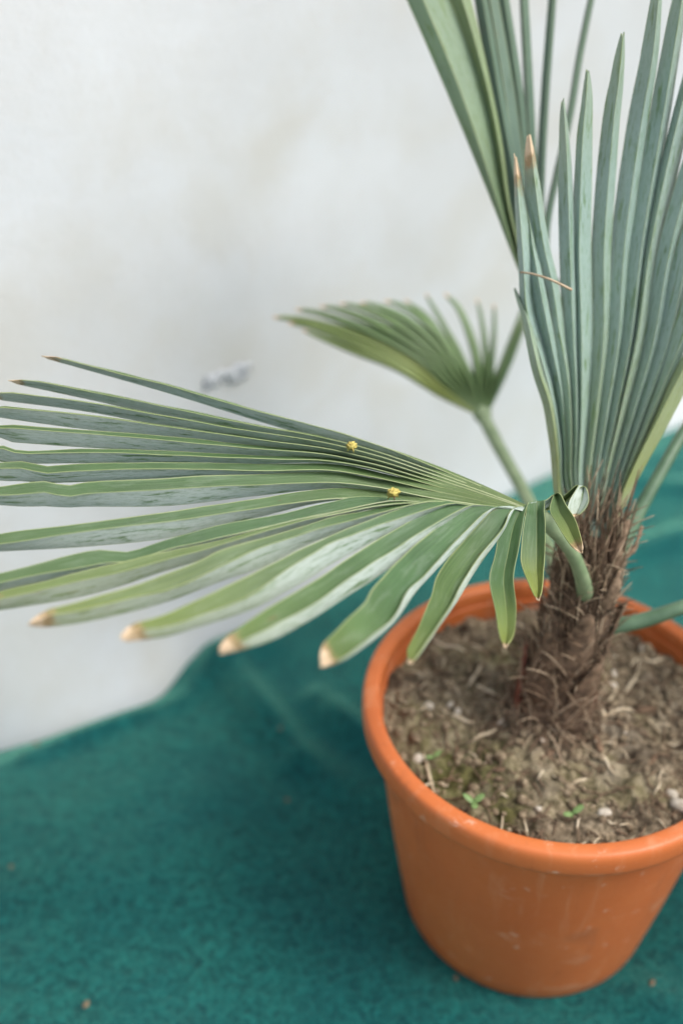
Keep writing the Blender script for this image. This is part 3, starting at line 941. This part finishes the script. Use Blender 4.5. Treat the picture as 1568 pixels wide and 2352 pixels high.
# ---- small leaf standing in front of the wall
B = [
    ([(1105, 955), (1017, 908), (916, 845), (807, 804), (694, 757)], 11, .3),
    ([(1105, 954), (1018, 900), (928, 838), (818, 790), (720, 752), (662, 742)], 13, .3),
    ([(1105, 953), (1020, 893), (940, 830), (830, 775), (700, 737), (627, 728)], 14, .2),
    ([(1105, 952), (1030, 885), (955, 818), (850, 762), (740, 722), (681, 711)], 13, .1),
    ([(1105, 951), (1035, 878), (968, 806), (870, 747), (780, 712), (736, 703)], 13, .1),
    ([(1105, 950), (1042, 868), (985, 800), (905, 740), (830, 708), (782, 697)], 12, .1),
    ([(1105, 950), (1050, 860), (1000, 790), (935, 735), (870, 705), (828, 695)], 12, 0),
    ([(1105, 950), (1058, 850), (1015, 780), (965, 730), (920, 702), (883, 690)], 12, 0),
    ([(1105, 950), (1086, 912), (1059, 854), (1025, 791), (979, 728), (929, 688)], 10, 0),
    ([(1106, 950), (1092, 912), (1075, 862), (1050, 804), (1017, 745), (977, 674)], 9, 0),
    ([(1106, 950), (1103, 900), (1096, 837), (1080, 774), (1054, 711), (1021, 674)], 12, 0),
    ([(1107, 950), (1109, 921), (1115, 862), (1113, 795), (1105, 732), (1094, 686)], 8, 0),
    ([(1108, 950), (1115, 920), (1124, 879), (1130, 808), (1134, 753), (1134, 699)], 8, 0),
    ([(1110, 951), (1117, 938), (1138, 879), (1163, 816), (1191, 736), (1202, 700)], 11, .1),
    ([(1112, 952), (1122, 938), (1146, 882), (1173, 818), (1203, 742), (1218, 705)], 9, .1),
]
leafB = []
for i, (p, wd, ye) in enumerate(B):
    k = i / 14
    leafB.append(centre(p, wd * (.9 if i < 7 else .8), (.93, .918 + .02 * k, .905 + .045 * k, .90 + .07 * k), .007, prof=[.3, .55, .85, 1, 1, .9, .75, .55, .25],
                        bias=-.45, yel=[.3, .55, .4, .3, .3] if i < 3 else ye, dry=.005))
petB = [at(1315, 1500, .80), at(1295, 1400, .82), at(1252, 1240, .865), at(1205, 1135, .895), at(1150, 1035, .915), at(1107, 952, .93)]
build_leaf(petB, [.008, .007, .0058, .0055, .0055, .006], M_PET, leafB, [M_OLD, M_OLDU], .008, .45,
           label='small olive-green fan leaf on a thin stalk in front of the plaster wall')

# ---- two stalks that leave the picture on the right, each with its own fan
def fan(hub, axis, upv, n, L, spread, wd, sag):
    """leaflets of a fan as 3-D lines: axis = direction of the middle leaflet"""
    a = np.asarray(axis, float); a /= np.linalg.norm(a)
    s = np.cross(a, upv); s /= np.linalg.norm(s)
    nrm = np.cross(s, a)
    out = []
    for i in range(n):
        th = (i / (n - 1) - .5) * spread
        d = a * math.cos(th) + s * math.sin(th)
        lat = np.cross(nrm, d)
        r = TS[:, None] * L * (1 - .22 * (th / (spread / 2)) ** 2)
        c = hub + d * r + nrm * (.02 * np.sin(math.pi * TS))[:, None] - np.array([0, 0, 1]) * (sag * TS ** 2.2)[:, None]
        wv = np.minimum(TS * L * spread / (n - 1) * .5, wd) * np.interp(TS, [0, .6, .9, 1], [1, 1, .75, .45])
        h = nrm * (wv * 1.0)[:, None]
        out.append((c - lat * wv[:, None] + h, c, c + lat * wv[:, None] + h))
    return out
def side_leaf(pet, rad, axis, upv, L, sag, flat, label):
    v, f = tube(spline(pet, np.linspace(0, 1, 26)), np.interp(np.linspace(0, 1, 26), np.linspace(0, 1, len(rad)), rad), 12, flat)
    leaf = new_obj('leaf', v, f, M_PETD, parent=palm, origin=PO)
    leaf['label'] = label
    for i, (a, b2, c) in enumerate(fan(np.asarray(pet[-1]), axis, np.array(upv, float), 18, L, 3.0, .009, sag)):
        make_leaflet(leaf, a, b2, c, [M_TOP, M_UND], .004, .1, i + .5, 1.0)
pF = [at(1372, 1400, .74), at(1405, 1310, .735), at(1440, 1225, .735), at(1510, 1095, .74), at(1580, 975, .75), at(1720, 760, .77)]
side_leaf(pF, [.007, .0055, .0045, .0042, .004, .005], pF[-1] - pF[-2] + np.array([.06, .02, 0]), (0, -.4, 1), .26, .10, None,
          'dark green leaf stalk rising past the right side of the upright leaf')
pG = [at(1365, 1470, .755), at(1410, 1440, .745), at(1480, 1424, .74), at(1580, 1390, .735), at(1760, 1330, .74), at(1900, 1300, .75)]
side_leaf(pG, [.006, .0055, .0050, .0048, .0045, .005], (1, .1, .15), (0, 0, 1), .25, .12, None,
          'blue-green leaf stalk lying low over the pot rim')

# ---- trunk: tapered stub wrapped in sheath scales and fibre
tp = [(0.000, .000, .180), (.001, .0, .22), (.004, .001, .26), (.008, .002, .30), (.011, .004, .335), (.013, .008, .365)]
TP = spline(tp, np.linspace(0, 1, 24))
TR = np.interp(np.linspace(0, 1, 24), [0, .15, .5, .8, 1], [.035, .028, .021, .017, .008])
v, f = tube(TP, TR, 20)
v = [p + np.array([noise.noise(Vector(p * 90)), noise.noise(Vector(p * 90 + 5)), 0]) * .003 for p in v]
trunk = new_obj('trunk', v, f, M_FIB, parent=palm, origin=PO)
trunk['label'] = 'short brown trunk wrapped in coarse fibre'
def on_trunk(t, a, extra=0.0):
    c = np.array([np.interp(t, np.linspace(0, 1, 24), TP[:, k]) for k in range(3)])
    r = np.interp(t, np.linspace(0, 1, 24), TR) + extra
    return c + np.array([math.cos(a) * r, math.sin(a) * r, 0])
# sheath scales, old leaf bases that clasp the trunk
for i in range(16):
    t0 = .12 + .052 * i
    a0 = i * 2.4 + .4
    n, m = 12, 7
    V, F = [], []
    hgt = random.uniform(.28, .42)
    lean = random.uniform(.002, .009)
    for q in range(n):
        t = q / (n - 1)
        wdt = .62 * (1 - t) ** .7 + .06
        for k in range(m):
            s_ = (k / (m - 1) - .5) * 2
            V.append(on_trunk(min(1, t0 + hgt * t), a0 + s_ * wdt, .002 + lean * t * t + .0015 * (1 - s_ * s_) + .001 * noise.noise(Vector((t * 9, s_ * 5, i)))) + np.array([0, 0, .03 * t * max(0, t0 + hgt * t - 1)]))
    for q in range(n - 1):
        for k in range(m - 1):
            a = q * m + k
            F.append((a, a + 1, a + m + 1, a + m))
    Vn = np.array(V)
    axis = np.array([np.interp(Vn[:, 2], TP[:, 2], TP[:, 0]), np.interp(Vn[:, 2], TP[:, 2], TP[:, 1]), Vn[:, 2]]).T
    out = Vn - axis; out /= np.linalg.norm(out, axis=1)[:, None] + 1e-9
    Vi = Vn - out * .0012
    nn = len(Vn)
    F2 = list(F) + [tuple(nn + j for j in q)[::-1] for q in F]
    brd = list(range(m)) + [q * m + m - 1 for q in range(1, n)] + [(n - 1) * m + k for k in range(m - 2, -1, -1)] + [q * m for q in range(n - 2, 0, -1)]
    for k in range(len(brd)):
        a, b2 = brd[k], brd[(k + 1) % len(brd)]
        F2.append((b2, a, nn + a, nn + b2))
    new_obj('sheath_scale', np.vstack([Vn, Vi]), F2, (M_RED if i in (0, 1) else M_FIB), parent=trunk, origin=PO)
# fibre
parts, pale = [], []
for i in range(900):
    t = random.random() ** .8
    a = random.uniform(0, 2 * math.pi)
    L = random.uniform(.02, .055)
    up = random.random() < .72
    pts = []
    da = random.uniform(-.9, .9); fl = random.uniform(.001, .011) if random.random() < .8 else random.uniform(.01, .024)
    for k in range(6):
        q = k / 5
        p = on_trunk(t, a + da * q, .001 + fl * q * q)
        p = p + np.array([0, 0, (L if up else -L * .6) * q * (1 - .25 * q)])
        if p[2] < .205:
            p[2] = .205 + .004 * random.random()
        pts.append(p)
    (pale if random.random() < .3 else parts).append(tube(pts, [.0006, .0006, .0005, .0005, .0004, .0002], 4))
for i in range(260):
    t = random.uniform(.55, .95); a = random.uniform(0, 2 * math.pi); L = random.uniform(.025, .075)
    x0 = on_trunk(t, a, .002); dx = random.uniform(-.006, .010); dy = random.uniform(0, .008); kx = random.uniform(-.004, .004)
    pts = [x0 + np.array([dx * q * q + kx * math.sin(3 * q), dy * q, L * q]) for q in np.linspace(0, 1, 6)]
    (pale if random.random() < .25 else parts).append(tube(pts, [.0007, .0007, .0006, .0005, .0004, .0002], 4))
v, f = merge(parts)
tag(new_obj('brown_fibre', v, f, M_FIB, parent=trunk, origin=PO), kind='stuff')
v, f = merge(pale)
tag(new_obj('pale_fibre', v, f, M_FIBP, parent=trunk, origin=PO), kind='stuff')
lit = []
for i in range(150):
    a = random.uniform(0, 6.283); r0 = random.uniform(.022, .034); L = random.uniform(.008, .030); b2 = a + random.uniform(-1.7, 1.7)
    pts = []
    for q in np.linspace(0, 1, 6):
        px, py = r0 * math.cos(a) + L * q * math.cos(b2 + .3 * q), r0 * math.sin(a) + L * q * math.sin(b2 + .3 * q)
        pts.append((px, py, soil_h(px, py) + .001 + random.uniform(0, .002) + .010 * (1 - q) ** 3 * random.random()))
    lit.append(tube(pts, [.0005, .0006, .0006, .0005, .0004, .0002], 4))
v, f = merge(lit[:95])
tag(new_obj('dead_fibre_litter', v, f, M_FIB), 'dark dead fibres spread on the soil around the trunk foot', 'litter', kind='stuff')
v, f = merge(lit[95:])
tag(new_obj('pale_fibre_litter', v, f, M_FIBP), 'pale dead fibres spread on the soil around the trunk foot', 'litter', kind='stuff')
# brown dry sheath tongues standing off on the right
for pts_, rd in (([at(1400, 1330, .70), at(1418, 1280, .695), at(1432, 1225, .69), at(1440, 1195, .688)], [.003, .0036, .0028, .0014]),
                 ([at(1390, 1345, .705), at(1430, 1290, .70), at(1460, 1250, .70), at(1474, 1205, .702)], [.002, .0016, .0018, .001]),
                 ([at(1385, 1400, .71), at(1408, 1360, .70), at(1420, 1310, .695)], [.004, .004, .002])):
    v, f = tube(spline(pts_, np.linspace(0, 1, 14)), np.interp(np.linspace(0, 1, 14), np.linspace(0, 1, len(rd)), rd), 8, ((0, 1, .3), .4))
    new_obj('dry_sheath', [p + np.array([noise.noise(Vector(p * 150)), 0, noise.noise(Vector(p * 150 + 3))]) * .002 for p in v], f, M_SHEATH, parent=trunk, origin=PO)

# ------------------------------------------------------------------ small things on the leaves
v, f = tube(spline([at(1194, 625, .664), at(1225, 630, .655), at(1265, 643, .648), at(1312, 666, .652)], np.linspace(0, 1, 16)), np.linspace(.0006, .0009, 16), 6)
tag(new_obj('loose_fibre', v, f, M_FIBP, origin=at(1250, 640, .65)), 'thin curved beige fibre caught across the upright blue-green leaf', 'fibre')

def bud(x, y, d, r, seed, label):
    c = at(x, y, d)
    e = bpy.data.objects.new('dried_flower_bud', None); COL.objects.link(e); e.location = c
    tag(e, label, 'flower bud')
    v, f = blob((0, 0, 0), r, 18, 14, seed, .8, 3.4, (1.1, .75, .85), .4)
    new_obj('bud', v, f, M_BUD, parent=e)
    for k in range(4):
        a = k * 1.6 + seed
        p0 = np.array([math.cos(a), math.sin(a), -.5]) * r * .5
        v, f = tube([p0, p0 * 1.6 + np.array([0, 0, -r * .3]), p0 * 2.1 + np.array([0, 0, -r * .8])], [r * .22, r * .16, r * .06], 6)
        new_obj('sepal', v, f, M_BUD if k else M_CHIP, parent=e)
bud(807, 1024, .614, .0026, 2, 'small yellow dried bud on the grey upper leaflets of the drooping leaf')
bud(902, 1131, .585, .0030, 5, 'small yellow-brown dried bud at the fold of the drooping leaf')
